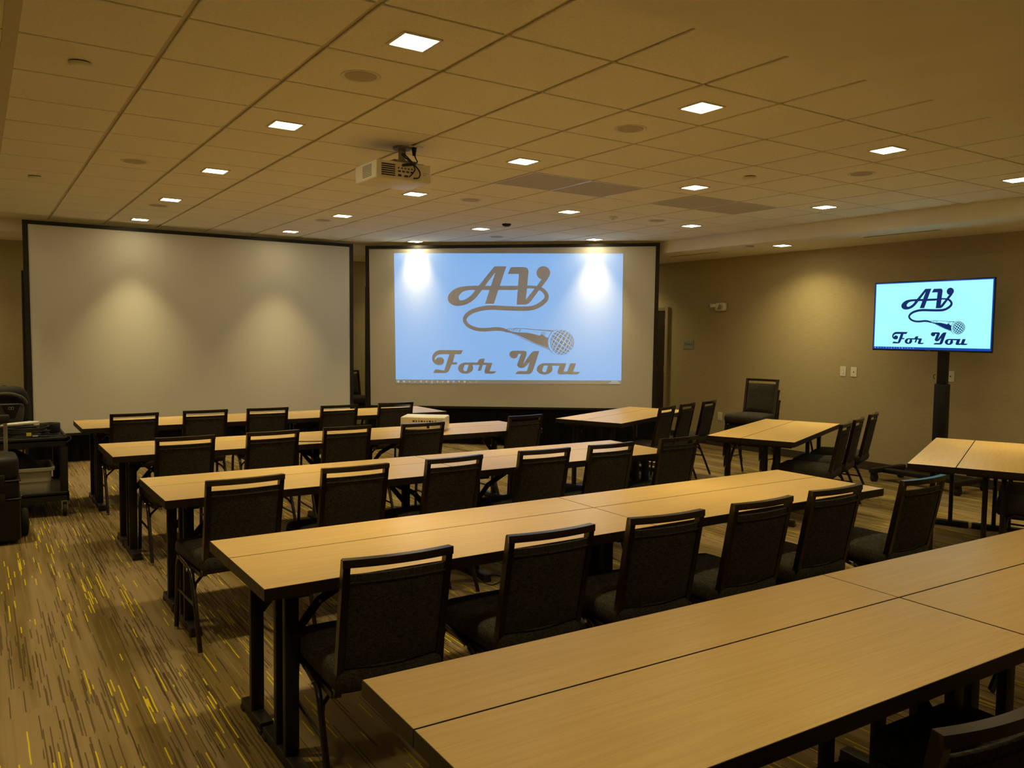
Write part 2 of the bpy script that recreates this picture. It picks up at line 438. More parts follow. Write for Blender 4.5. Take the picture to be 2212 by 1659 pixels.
# ================================================================== slide artwork (flat shapes, traced in slide units)
def homog(src, dst):
    import numpy as np
    A = []; B = []
    for (x, y), (u, v) in zip(src, dst):
        A += [[x, y, 1, 0, 0, 0, -u*x, -u*y], [0, 0, 0, x, y, 1, -v*x, -v*y]]; B += [u, v]
    h = np.linalg.solve(np.array(A, float), np.array(B, float)); h = list(h)+[1]
    def f(x, y):
        w = h[6]*x+h[7]*y+h[8]; return ((h[0]*x+h[1]*y+h[2])/w, (h[3]*x+h[4]*y+h[5])/w)
    return f
# slide: u 0..1 left-right, v 0..1 top-bottom of the white page
PX = homog([(851, 547), (1346, 548), (1342, 822), (855, 820)], [(0, 0), (1, 0), (1, 1), (0, 1)])
def crop(ox, oy, s): return lambda pts: [PX(ox+x*s, oy+y*s) for x, y in pts]
cA, cM, cF, cY = crop(960, 565, 250/2212), crop(1080, 690, 180/2212), crop(925, 745, 160/2212), crop(1100, 745, 160/2212)
def catmull(P, n=6):
    out = []
    for i in range(len(P)-1):
        p0, p1, p2, p3 = P[max(i-1, 0)], P[i], P[i+1], P[min(i+2, len(P)-1)]
        for k in range(n):
            t = k/n
            out.append(tuple(.5*((2*b)+(-a+c)*t+(2*a-5*b+4*c-d)*t*t+(-a+3*b-3*c+d)*t**3) for a, b, c, d in zip(p0, p1, p2, p3)))
    out.append(tuple(P[-1])); return out
def ribbon(P, n=6):
    """P: (x, y, width) -> outline polygon"""
    C = catmull(P, n); L = []; Rr = []
    for i, (x, y, w) in enumerate(C):
        a, b = C[max(i-1, 0)], C[min(i+1, len(C)-1)]
        dx, dy = b[0]-a[0], b[1]-a[1]; l = math.hypot(dx, dy) or 1
        L.append((x-dy/l*w/2, y+dx/l*w/2)); Rr.append((x+dy/l*w/2, y-dx/l*w/2))
    return L+Rr[::-1]
def circle(cx, cy, r, n=40): return [(cx+r*math.cos(2*math.pi*k/n), cy+r*math.sin(2*math.pi*k/n)) for k in range(n)]
SH = {'letter_a': [], 'letter_v': [], 'cord': [], 'microphone': [], 'word_for': [], 'word_you': []}
def sh(k, tr, outer, *holes): SH[k].append([tr(outer)]+[tr(h) for h in holes])
loop_out = catmull([(820, 470), (760, 548), (700, 630), (620, 720), (520, 795), (400, 840), (270, 853), (170, 822), (112, 765), (97, 700), (125, 625), (195, 555), (300, 500), (430, 475), (560, 467), (700, 465)], 4)
hole_a = catmull([(630, 548), (520, 549), (420, 570), (350, 615), (315, 665), (312, 705), (332, 740), (370, 746), (430, 730), (500, 690), (570, 630), (630, 549)], 4)[:-1]
sh('letter_a', cA, [(1000, 95), (1075, 95), (1025, 200)]+loop_out, hole_a)
sh('letter_a', cA, [(1058, 95), (1230, 95), (990, 812), (820, 812)])
sh('letter_a', cA, [(650, 467), (1460, 468), (1460, 525), (1440, 540), (1390, 548), (640, 548)])
sh('letter_v', cA, [(1320, 108), (1570, 108), (1620, 122), (1645, 160), (1652, 205), (1603, 728), (1605, 828), (1425, 828), (1470, 240), (1255, 240)])
sh('letter_v', cA, [(1560, 828), (1600, 826), (1650, 808), (1690, 770), (1845, 560), (1900, 492), (2000, 360), (2045, 280), (2063, 215), (1980, 250), (1900, 342), (1810, 465), (1602, 730), (1560, 760)])
sh('letter_v', cA, circle(1932, 221, 130))
sh('cord', cA, ribbon([(1610, 488, 56), (1720, 490, 56), (1810, 500, 58), (1900, 535, 72), (1965, 595, 78), (1994, 665, 80), (1975, 735, 84), (1900, 808, 86), (1800, 865, 86), (1690, 898, 86), (1560, 905, 86), (1300, 900, 86), (1000, 886, 88), (850, 890, 86), (700, 915, 84), (560, 965, 82), (470, 1030, 78), (425, 1105, 72), (440, 1165, 70), (490, 1222, 68), (570, 1268, 68), (680, 1300, 68), (800, 1308, 70), (900, 1303, 70), (1000, 1293, 70), (1100, 1295, 68), (1200, 1315, 60), (1260, 1332, 46)]))
sh('microphone', cM, [(570, 352), (780, 355), (960, 395), (1110, 435), (1180, 395), (1250, 455), (1300, 490), (1330, 490), (1315, 600), (1330, 765), (1000, 640), (700, 500), (565, 432), (520, 405), (400, 372), (210, 345), (220, 285), (400, 328)])
sh('microphone', cM, ribbon([(575, 335, 12), (615, 270, 14), (650, 250, 14), (800, 262, 16), (1100, 285, 18), (1480, 314, 30)]))
sh('microphone', cM, ribbon([(380, 378, 12), (555, 436, 14), (620, 488, 14), (900, 612, 15), (1365, 806, 16)]))
for x in (270, 325, 385): sh('microphone', cM, ribbon([(x-25, 310, 16), (x-10, 265, 16), (x+40, 237, 10)]))
sh('microphone', cM, ribbon([(410, 310, 18), (430, 262, 20), (500, 243, 20), (600, 268, 20), (572, 335, 26)]))
for x in (455, 485, 515, 545): sh('microphone', cM, ribbon([(x, 268, 9), (x-8, 315, 9)], 2))
for x in (1180, 1215, 1250, 1285): sh('microphone', cM, ribbon([(x, 320, 11), (x-50, 440, 11)], 2))
sh('microphone', cM, ribbon([(1065, 335, 8), (1045, 355, 8), (1060, 385, 8)], 3))
sh('microphone', cM, ribbon([(1600, 262, 6), (1450, 325, 16), (1350, 470, 18), (1322, 600, 18), (1345, 740, 18), (1410, 855, 16), (1500, 930, 6)]))
sh('microphone', cM, ribbon([(1870, 350, 6), (1960, 450, 14), (1996, 590, 16), (1985, 700, 14), (1935, 805, 6)]))
for a in range(-6, 7):
    for c in range(-6, 7):
        th, ph = a*.225, c*.225
        def sp(t_, p_):
            # small rotated grid wrapped on a ball
            x, y = math.sin(t_), math.sin(p_)
            rr = math.hypot(x, y)
            k = math.sin(min(rr, 1)*math.pi/2)/rr if rr > 1e-6 else 1.0
            x, y = x*k*.97, y*k*.97
            ca, sa = math.cos(R(33)), math.sin(R(33))
            return (1683+312*(x*ca-y*sa), 612+345*(x*sa+y*ca))
        if math.hypot(math.sin(th), math.sin(ph)) > .96: continue
        e = .082
        sh('microphone', cM, [sp(th-e, ph-e), sp(th+e, ph-e), sp(th+e, ph+e), sp(th-e, ph+e)])
curlF = catmull([(238, 420), (255, 462), (290, 410), (340, 380), (400, 370), (470, 390), (515, 440), (522, 500), (500, 560), (450, 595), (370, 605), (290, 590), (215, 545), (165, 470), (155, 400), (175, 310), (240, 225), (330, 175), (430, 160)], 4)
sh('word_for', cF, [(1100, 165), (1030, 285), (855, 285), (790, 520), (935, 525), (905, 590), (750, 590), (700, 720), (660, 790), (590, 835), (520, 845), (185, 838), (240, 745), (290, 730), (525, 770), (685, 285), (400, 285), (310, 315), (255, 370)]+curlF)
sh('word_for', cF, [(1200, 528), (1540, 528), (1600, 605), (1385, 605)]+catmull([(1385, 605), (1403, 680), (1395, 745), (1350, 805), (1270, 850), (1170, 862), (1060, 845), (985, 800), (950, 730), (955, 665), (1000, 595), (1080, 545), (1200, 528)], 4)[1:-1], [(1150, 600), (1270, 600), (1210, 785), (1150, 785), (1112, 757), (1105, 720)])
sh('word_for', cF, [(1535, 530), (1560, 470), (1600, 430), (1660, 415), (1760, 415), (1730, 530), (1990, 540), (1905, 790), (2110, 790), (2060, 845), (2000, 862), (1790, 862), (1750, 835), (1745, 780), (1800, 605), (1700, 605), (1650, 750), (1620, 778), (1545, 775), (1600, 605)])
sh('word_you', cY, [(180, 180), (530, 180), (575, 205), (592, 250), (585, 300), (490, 570), (700, 270), (770, 205), (830, 187), (965, 187), (780, 760), (745, 820), (690, 865), (640, 875), (248, 872), (290, 810), (340, 785), (595, 785), (680, 510), (560, 645), (500, 685), (420, 695), (345, 670), (310, 625), (308, 580), (420, 275), (330, 275)]+catmull([(330, 275), (325, 330), (290, 385), (230, 410), (170, 405), (110, 370), (75, 310), (80, 250), (120, 200), (180, 180)], 4)[1:-1])
sh('word_you', cY, [(1120, 550), (1400, 550), (1400, 625), (1335, 625)]+catmull([(1335, 625), (1352, 690), (1345, 760), (1300, 820), (1220, 870), (1120, 885), (1010, 870), (930, 820), (892, 760), (895, 690), (940, 615), (1020, 565), (1120, 550)], 4)[1:-1], [(1100, 620), (1220, 620), (1155, 810), (1100, 812), (1057, 790), (1050, 750)])
sh('word_you', cY, [(1340, 550), (1760, 550), (1675, 795), (1780, 795), (1870, 552), (2040, 552), (1955, 800), (2155, 808), (2110, 860), (2050, 882), (1830, 882), (1780, 862), (1700, 882), (1540, 880), (1500, 850), (1495, 800), (1555, 625), (1340, 625)])
def fill_mesh(shapes, to3, name, mat, off):
    """triangulated flat fill of the outlines, mapped to 3D by to3(u, v, lift)"""
    import mathutils.geometry as mg
    vs_, fs = [], []
    for si, loops in enumerate(shapes):
        L = [[Vector((u, v, 0)) for u, v in lp] for lp in loops]
        base = len(vs_); flat = [p for lp in L for p in lp]
        tris = mg.tessellate_polygon(L)
        vs_ += [to3(p.x, p.y, off+si*1e-6) for p in flat]
        fs += [tuple(base+i for i in t) for t in tris]
    me = bpy.data.meshes.new(name); me.from_pydata(vs_, [], fs); me.update(); me.materials.append(MATS[mat])
    return me
def rect(u0, v0, u1, v1): return [(u0, v0), (u1, v0), (u1, v1), (u0, v1)]
ICON_U = [(845+x*250/2212-855)/487 for x in (138, 252, 362, 470, 583, 692, 800, 910, 1015, 1122, 1230, 1338, 1447, 1557, 1665)]
BAR_H = .0295     # height of the task bar in slide units, below v = 1
def icon_shapes(k):
    u = ICON_U[k]; vm = 1+BAR_H*.52; a, b = .0042, .0075
    q = lambda x0, y0, x1, y1: [rect(u+x0*a, vm+y0*b, u+x1*a, vm+y1*b)]
    if k == 0: return [q(-1, -1, -.1, -.1), q(.1, -1, 1, -.1), q(-1, .1, -.1, 1), q(.1, .1, 1, 1)]
    if k == 1: return [q(-1.2, -.8, -.2, .8), q(0, -.8, 1.2, -.1), q(0, .1, 1.2, .8)]
    if k in (2, 3, 8): return [q(-1, -.15, .2, .25), [[(u+.1*a, vm-.8*b), (u+a, vm+.05*b), (u+.1*a, vm+.9*b)]]]
    if k in (4, 5, 6, 7):
        o = [q(-1, -.3, -.4, .3), q(-.1, -.9, 1, -.2), q(-.1, .0, 1, .3), q(-.1, .5, 1, .9)]
        if k == 6: o.append([rect(u-2*a, 1+BAR_H*.9, u+2*a, 1+BAR_H*.97)])
        return o
    if k == 9: return [q(-1, -1, 1, -.3), q(-1, .3, 1, 1), q(-1, -.3, -.6, .3), q(.6, -.3, 1, .3)]
    if k == 10: return [q(-1.1, -1, 1.1, 1)]
    if k == 11: return [[[(u-a, vm-.9*b), (u+a, vm-.9*b), (u+.2*a, vm+.8*b)]]]
    if k == 12: return [q(-1.1, -.7, 1.1, -.2), q(-.8, .0, .8, .7)]
    if k == 13: return [[[(u-.4*a, vm-.7*b), (u+1.1*a, vm+.9*b), (u-1.1*a, vm+.9*b)]]]
    return [[circle(u, vm, 1, 12) and [(u+a*math.cos(t*math.pi/8), vm+b*math.sin(t*math.pi/8)) for t in range(16)], [(u+.6*a*math.cos(t*math.pi/8), vm+.6*b*math.sin(t*math.pi/8)) for t in range(16)]]]
def text_shapes(txt, u0, u1, vtop, vh):
    """outline of built-in letters as flat triangles in slide units"""
    cu = bpy.data.curves.new('tmp_text', 'FONT'); cu.body = txt
    ob = bpy.data.objects.new('tmp_text', cu); COL.objects.link(ob)
    bpy.context.view_layer.update()
    dg = bpy.context.evaluated_depsgraph_get(); me = bpy.data.meshes.new_from_object(ob.evaluated_get(dg))
    xs_ = [v.co.x for v in me.vertices]; ys_ = [v.co.y for v in me.vertices]
    sx = (u1-u0)/(max(xs_)-min(xs_)); sy = vh/(max(ys_)-min(ys_)); x0, y1 = min(xs_), max(ys_)
    out = [[[(u0+(me.vertices[i].co.x-x0)*sx, vtop+(y1-me.vertices[i].co.y)*sy) for i in p.vertices]] for p in me.polygons]
    bpy.data.objects.remove(ob); bpy.data.curves.remove(cu); bpy.data.meshes.remove(me)
    return out
CLOCK = [[rect(.957+.0052*k, 1+BAR_H*.16, .957+.0052*k+.0036, 1+BAR_H*.40)] for k in range(6)]+[[rect(.948+.0052*k, 1+BAR_H*.58, .948+.0052*k+.0036, 1+BAR_H*.84)] for k in range(9)]   # unreadable time and date

# ================================================================== projection screens
def bilin(c):      # c: tl, tr, br, bl vectors; normal towards the audience
    tl, tr, br, bl = [Vector(p) for p in c]
    f = homog([(0, 0), (1, 0), (1, 1), (0, 1)], [(0, 0), (1, 0), (1, 1), (0, 1)])
    nrm = (tr-tl).cross(bl-tl).normalized()
    def to3(u, v, lift=0):
        return (tl*(1-u)+tr*u)*(1-v) + (bl*(1-u)+br*u)*v + nrm*lift
    return to3, nrm
def screen_stand(name, label, A, B, zc, white, leg_s):
    """A,B: ground ends; white: (s, z) of tl, tr, br, bl of the cloth; builds frame, cloth, skirt, legs"""
    A, B = Vector((*A, 0)), Vector((*B, 0)); ex = (B-A).normalized(); L = (B-A).length
    nrm = Vector((0, 0, 1)).cross(ex)*-1        # towards the audience
    t = thing(name, label, 'screen', (A+B)/2, 0)
    inv = Matrix.Translation(-(A+B)/2)
    def P(s, z, d=0): return inv @ (A+ex*s+nrm*d+Vector((0, 0, z)))
    def slab(n, q, d0, d1, mat):
        MB().prism([P(s, z, d0) for s, z in q], nrm*(d1-d0)).build(n, mat, t, False)
    tl, tr, br, bl = white
    fw_ = .055
    o = [(tl[0]-fw_, tl[1]+.045), (tr[0]+fw_, tr[1]+.045), (br[0]+fw_, br[1]-.03), (bl[0]-fw_, bl[1]-.03)]
    slab('screen_cloth', [tl, tr, br, bl], -.006, 0, 'screen_white')
    for n, q in (('frame_top', [o[0], o[1], tr, tl]), ('frame_right', [tr, o[1], o[2], br]), ('frame_bottom', [bl, br, o[2], o[3]]), ('frame_left', [o[0], tl, bl, o[3]])):
        slab(n, q, -.025, .007, 'screen_black')
    # pleated skirt below the cloth
    n = 90; sk = MB(); top = []; bot = []
    for i in range(n+1):
        f_ = i/n; s = o[3][0]+(o[2][0]-o[3][0])*f_; z = o[3][1]+(o[2][1]-o[3][1])*f_+.02
        d = -.02+.012*math.sin(i*1.9)
        top.append(sk.bm.verts.new(P(s, z, d))); bot.append(sk.bm.verts.new(P(s, .012, d*1.6)))
    for i in range(n): sk.bm.faces.new((top[i], top[i+1], bot[i+1], bot[i]))
    sk.build('skirt', 'skirt_black', t)
    for s in leg_s:
        lg = MB(); lg.box((-.02, -.02, 0), (.02, .02, 2.3))
        bmesh.ops.transform(lg.bm, matrix=inv @ Matrix.Translation(A+ex*s-nrm*.05) @ Matrix(((ex.x, nrm.x, 0, 0), (ex.y, nrm.y, 0, 0), (0, 0, 1, 0), (0, 0, 0, 1))), verts=lg.bm.verts)
        lg.build('upright', 'screen_black', t, False)
        ft = MB(); ft.tube([P(s, .02, -.65), P(s, .02, .10)], .016, 8); ft.tube([P(s, .9, -.06), P(s, .03, -.6)], .012, 8)
        ft.build('foot', 'screen_black', t)
    return t, P, nrm
sc2, P2, n2 = screen_stand('projection_screen', 'black-framed projection screen showing the blue microphone slide', (4.835, 11.32), (7.96, 8.455), 0,
                           [(.049, 2.848), (4.204, 2.868), (4.198, .603), (.081, .547)], (.0, 4.235))
sc1, P1, n1 = screen_stand('projection_screen', 'blank white projection screen in a black frame on the front wall', (.49, 11.13), (4.62, 11.33), 0,
                           [(.052, 2.840), (4.10, 2.862), (4.11, .372), (.066, .365)], (.0, 4.155))
# projected slide on the second screen, its light put in as glowing colour
c4 = [P2(.430, 2.786, 0), P2(3.754, 2.768, 0), P2(3.765, .991, 0), P2(.465, .935, 0)]
to2, nn = bilin(c4)
if nn.dot(n2) < 0: sgn = -1
else: sgn = 1
def S2(u, v, lift): return to2(u, v, lift*sgn)
link('projected_slide', fill_mesh([[rect(0, 0, 1, 1)]], S2, 'projected_slide', 'proj_light', .0012), sc2)
link('projected_task_bar', fill_mesh([[rect(0, 1, 1, 1+BAR_H)]], S2, 'projected_task_bar', 'proj_bar', .0012), sc2)
slide = [c for c in sc2.children if c.name.startswith('projected_slide')][0]
bar = [c for c in sc2.children if c.name.startswith('projected_task_bar')][0]
for k, s in SH.items(): link(k, fill_mesh(s, S2, k, 'proj_black', .0022), slide)
for k in range(15):
    link('task_icon', fill_mesh(icon_shapes(k), S2, 'task_icon', {10: 'proj_icon_blue', 13: 'proj_icon_green', 14: 'proj_icon_green'}.get(k, 'proj_icon'), .002), bar)
link('clock_text', fill_mesh(CLOCK, S2, 'clock_text', 'proj_icon', .002), bar)

# ================================================================== television on a wheeled stand
TVX, TY0, TY1, TZ0, TZ1 = 8.58, 4.24, 5.56, 1.497, 2.262
tvs = thing('television_stand', 'tall black wheeled floor stand holding up the television', 'stand', (8.70, 4.90, 0))
def L(x, y, z): return (x-8.70, y-4.90, z)
MB().box(L(8.655, 4.735, .11), L(8.745, 4.865, 1.15), .006).build('lower_column', 'stand_black', tvs)
MB().box(L(8.665, 4.752, 1.15), L(8.735, 4.848, 1.95), .006).build('upper_column', 'stand_black', tvs)
MB().box(L(8.625, 4.6, 1.75), L(8.67, 5.0, 2.05), .004).build('mount_plate', 'stand_black', tvs)
MB().box(L(8.66, 4.46, .095), L(8.76, 5.50, .145), .008).build('base_beam', 'stand_black', tvs)
for y in (4.50, 5.45):
    lg = MB().box(L(8.48, y-.035, .10), L(9.12, y+.035, .155), .01).build('base_leg', 'stand_black', tvs)
    for x in (8.53, 9.06):
        c = MB(); c.cyl(L(x+.012, y-.022, .047), L(x+.012, y+.022, .047), .047, seg=20)
        co = c.build('caster', 'rubber', tvs)
        MB().box(L(x-.018, y-.034, .06), L(x+.03, y+.034, .10), .006).build('fork', 'stand_black', co)
MB().tube([L(8.66, 4.855, 1.25), L(8.655, 4.875, 1.24), L(8.655, 4.877, 1.215), L(8.66, 4.86, 1.20)], .004, 6).build('cable_hook', 'cord_black', tvs)
tv = thing('television', 'wide flat television showing the black microphone slide on white', 'television', (TVX, (TY0+TY1)/2, TZ0))
def L(x, y, z): return (x-TVX, y-(TY0+TY1)/2, z-TZ0)
MB().box(L(TVX, TY0, TZ0), L(TVX+.022, TY1, TZ1), .004).build('bezel', 'tv_plastic', tv)
MB().box(L(TVX+.02, TY0+.25, TZ0+.08), L(TVX+.045, TY1-.25, TZ1-.25), .01).build('back_housing', 'tv_plastic', tv)
bz = .010
g4 = [Vector(L(TVX-.0006, TY1-bz, TZ1-bz)), Vector(L(TVX-.0006, TY0+bz, TZ1-bz)), Vector(L(TVX-.0006, TY0+bz, TZ0+bz+.008)), Vector(L(TVX-.0006, TY1-bz, TZ0+bz+.008))]
tg, gn = bilin(g4); sg = 1 if gn.x < 0 else -1
G = lambda u, v, l: tg(u, v, l*sg)
panel = link('display_panel', fill_mesh([[rect(0, 0, 1, 1)]], G, 'display_panel', 'tv_edge_glow', 0), tv)
tb = .030
def S3(u, v, l): return G(.009+u*.982, .014+v*(1-.014-tb-.004), l)
link('slide_page', fill_mesh([[rect(0, 0, 1, 1)]], S3, 'slide_page', 'tv_light', .0008), panel)
for k, s in SH.items(): link(k, fill_mesh(s, S3, k, 'tv_ink', .0016), panel)
for k in range(15): link('task_icon', fill_mesh([[[(u, (v-1)*.9+1.004) for u, v in lp] for lp in s_] for s_ in icon_shapes(k)], S3, 'task_icon', 'tv_icon', .0016), panel)
MB().box(L(TVX-.0012, (TY0+TY1)/2-.02, TZ0+.006), L(TVX, (TY0+TY1)/2+.02, TZ0+.010)).build('maker_badge', 'device_grey', tv, False)

# ================================================================== things on the side wall
def plate(name, label, cat, y, z, w, h, kind):
    t = thing(name, label, cat, (X_R, y, z))
    MB().box((-.006, -w/2, -h/2), (0, w/2, h/2), .002, 1).build('cover_plate', 'device_white', t)
    if kind == 'switch':
        for dz in (-.022, .022):
            MB().box((-.009, -.012, dz-.014), (-.005, .012, dz+.014), .001, 1).build('rocker', 'device_white', t)
            MB().box((-.0095, -.010, dz-.001), (-.0085, .010, dz+.001)).build('groove', 'device_grey', t, False)
    elif kind == 'jack':
        MB().cyl((-.010, 0, 0), (-.004, 0, 0), .007, seg=12).build('jack', 'port_black', t)
    else:
        for dz in (-.028, .028):
            so = MB().box((-.009, -.016, dz-.014), (-.005, .016, dz+.014), .004, 2).build('socket', 'device_white', t)
            MB().box((-.0096, -.008, dz-.006), (-.0085, -.005, dz+.006)).box((-.0096, .005, dz-.006), (-.0085, .008, dz+.006)).build('slots', 'port_black', so, False)
    return t
plate('light_switch', 'ivory double switch plate on the side wall left of a jack plate', 'switch', 6.374, 1.207, .085, .122, 'switch')
plate('wall_jack', 'ivory jack plate on the side wall next to the double switch', 'wall plate', 6.222, 1.205, .085, .120, 'jack')
plate('wall_jack', 'ivory jack plate on the side wall beside the television stand column', 'wall plate', 5.0, 1.212, .085, .122, 'jack')
plate('power_outlet', 'ivory power outlet low on the side wall behind the stacked chairs', 'outlet', 8.405, .447, .082, .122, 'outlet')
em = thing('alarm_light', 'white twin-head emergency light high on the side wall near the storage sign', 'emergency light', (X_R, 8.42, 2.064))
MB().cushion((-.038, -.005, 0), (.075, .20, .125), .037, 6).build('housing', 'device_white', em, True, 60)
for y, z, r_, a in ((.100, .020, .034, .035), (-.040, 0, .050, -.01)):
    h = MB(); h.cyl((-.05, y, z), (-.125, y+a, z-.006), r_*.72, r_, 20); ho = h.build('lamp_head', 'device_white', em)
    MB().cyl((-.122, y+a, z-.006), (-.128, y+a, z-.006), r_*.86, seg=20).build('lens', 'device_grey', ho)
sg_ = thing('room_sign', 'small grey square sign lettered STORAGE beside the dark door', 'sign', (X_R, 9.085, 1.500))
MB().box((-.010, -.105, -.07), (0, .105, .07), .003, 1).build('sign_panel', 'sign_grey', sg_)
tx = text_shapes('STORAGE', 0, 1, 0, 1)
def SG(u, v, l): return Vector((-.0106-l, .082-.164*u, .018-.030*v))
link('lettering', fill_mesh(tx, SG, 'lettering', 'sign_ink', 0), sg_)

# ================================================================== folding tables
TH, TOPT = .750, .044
def make_table(name, depth, nposts, label):
    """local: x 0..1.829 along, y 0..depth; origin at the near left corner on the floor"""
    Lx = 1.829; t = thing(name, label, 'table'); g = .0007; e_ = .0018
    MB().box((g+e_, g+e_, TH-TOPT+.004), (Lx-e_-g, depth-g-e_, TH), .0006, 1).build('tabletop', 'laminate', t)
    e = MB(); z0, z1 = TH-TOPT, TH-.0008; q = Lx-g
    e.box((g, g, z0), (q, g+e_, z1)); e.box((g, depth-g-e_, z0), (q, depth-g, z1)); e.box((g, g+e_, z0), (g+e_, depth-g-e_, z1)); e.box((q-e_, g+e_, z0), (q, depth-g-e_, z1))
    e.box((g+e_, g+e_, z0), (q-e_, depth-g-e_, z0+.004))
    e.build('edge_band', 'table_edge', t, False)
    for side in (0, 1):
        x = .15 if side == 0 else Lx-.15; s = 1 if side == 0 else -1
        f = MB().box((x-.028, .012, .008), (x+.028, depth-.012, .050), .006, 2).build('foot', 'table_steel', t)
        for y in (.030, depth-.030):
            MB().box((x-.030, y-.020, 0), (x+.030, y+.020, .022), .003, 1).build('rubber_pad', 'rubber', f)
        yc = [depth/2] if nposts == 1 else [depth/2-.055, depth/2+.055]
        for y in yc:
            MB().box((x-.027, y-.016, .046), (x+.027, y+.016, TH-TOPT-.012), .004, 2).build('leg', 'table_steel', t)
        MB().box((x-.035, depth*.12, TH-TOPT-.026), (x+.035, depth*.88, TH-TOPT), .004, 1).build('mount_plate', 'table_steel', t)
        br = MB()
        y = depth/2
        br.tube([(x+s*.02, y, .47), (x+s*.13, y, .60), (x+s*.30, y, TH-TOPT-.02)], 1, sect=[(-.016, -.005), (.016, -.005), (.016, .005), (-.016, .005)], upv=(0, 1, 0))
        bo = br.build('brace', 'table_steel', t)
        MB().cyl((x+s*.13, y-.012, .60), (x+s*.13, y+.012, .60), .007, seg=10).build('pivot', 'alu', bo)
    return t
WD, ND = .457, .305
wide0 = make_table('folding_table', WD, 2, ''); nar0 = make_table('folding_table', ND, 1, '')
ROWN = {1: 'front row below the blank screen', 2: 'second row from the screens', 3: 'middle row of five', 4: 'second row from the back', 5: 'back row of five'}
tcount = [0, 0]
ROWS = {1: (.77, 8.055), 2: (.775, 6.195), 3: (.80, 4.470), 4: (.808, 2.762), 5: (.79, 1.142)}
ROT = {1: .2, 2: .3, 3: .4, 4: .35, 5: -1.05}
def table_pair(x, y, rz, pos, off=0.0):
    c, s = math.cos(rz), math.sin(rz)
    put(wide0, tcount[0], (x+off*c, y+off*s, 0), rz, 'wide maple folding table, chair side, '+pos, 'wide folding tables'); tcount[0] += 1
    put(nar0, tcount[1], (x-s*(WD+.0025), y+c*(WD+.0025), 0), rz, 'narrow maple folding table, screen side, '+pos, 'narrow folding tables'); tcount[1] += 1
for r_, (x, y) in ROWS.items():
    rz = R(ROT[r_])
    for k in (0, 1):
        pos = ('aisle end of the ' if k == 0 else 'wall end of the ')+ROWN[r_]
        table_pair(x+k*1.830*math.cos(rz), y+k*1.830*math.sin(rz), rz, pos, .003 if (r_ == 5 and k == 1) else 0.0)
ANG = R(23.6)
SIDE = {'A': (5.08, 6.89, 'angled table facing the microphone slide'), 'B': (5.44, 5.10, 'angled table before the stacked chairs'), 'C': (5.52, 3.27, 'angled table before the television')}
for k, (x, y, nm) in SIDE.items():
    d = WD+ND
    table_pair(x+d*math.sin(ANG), y-d*math.cos(ANG), ANG, nm)

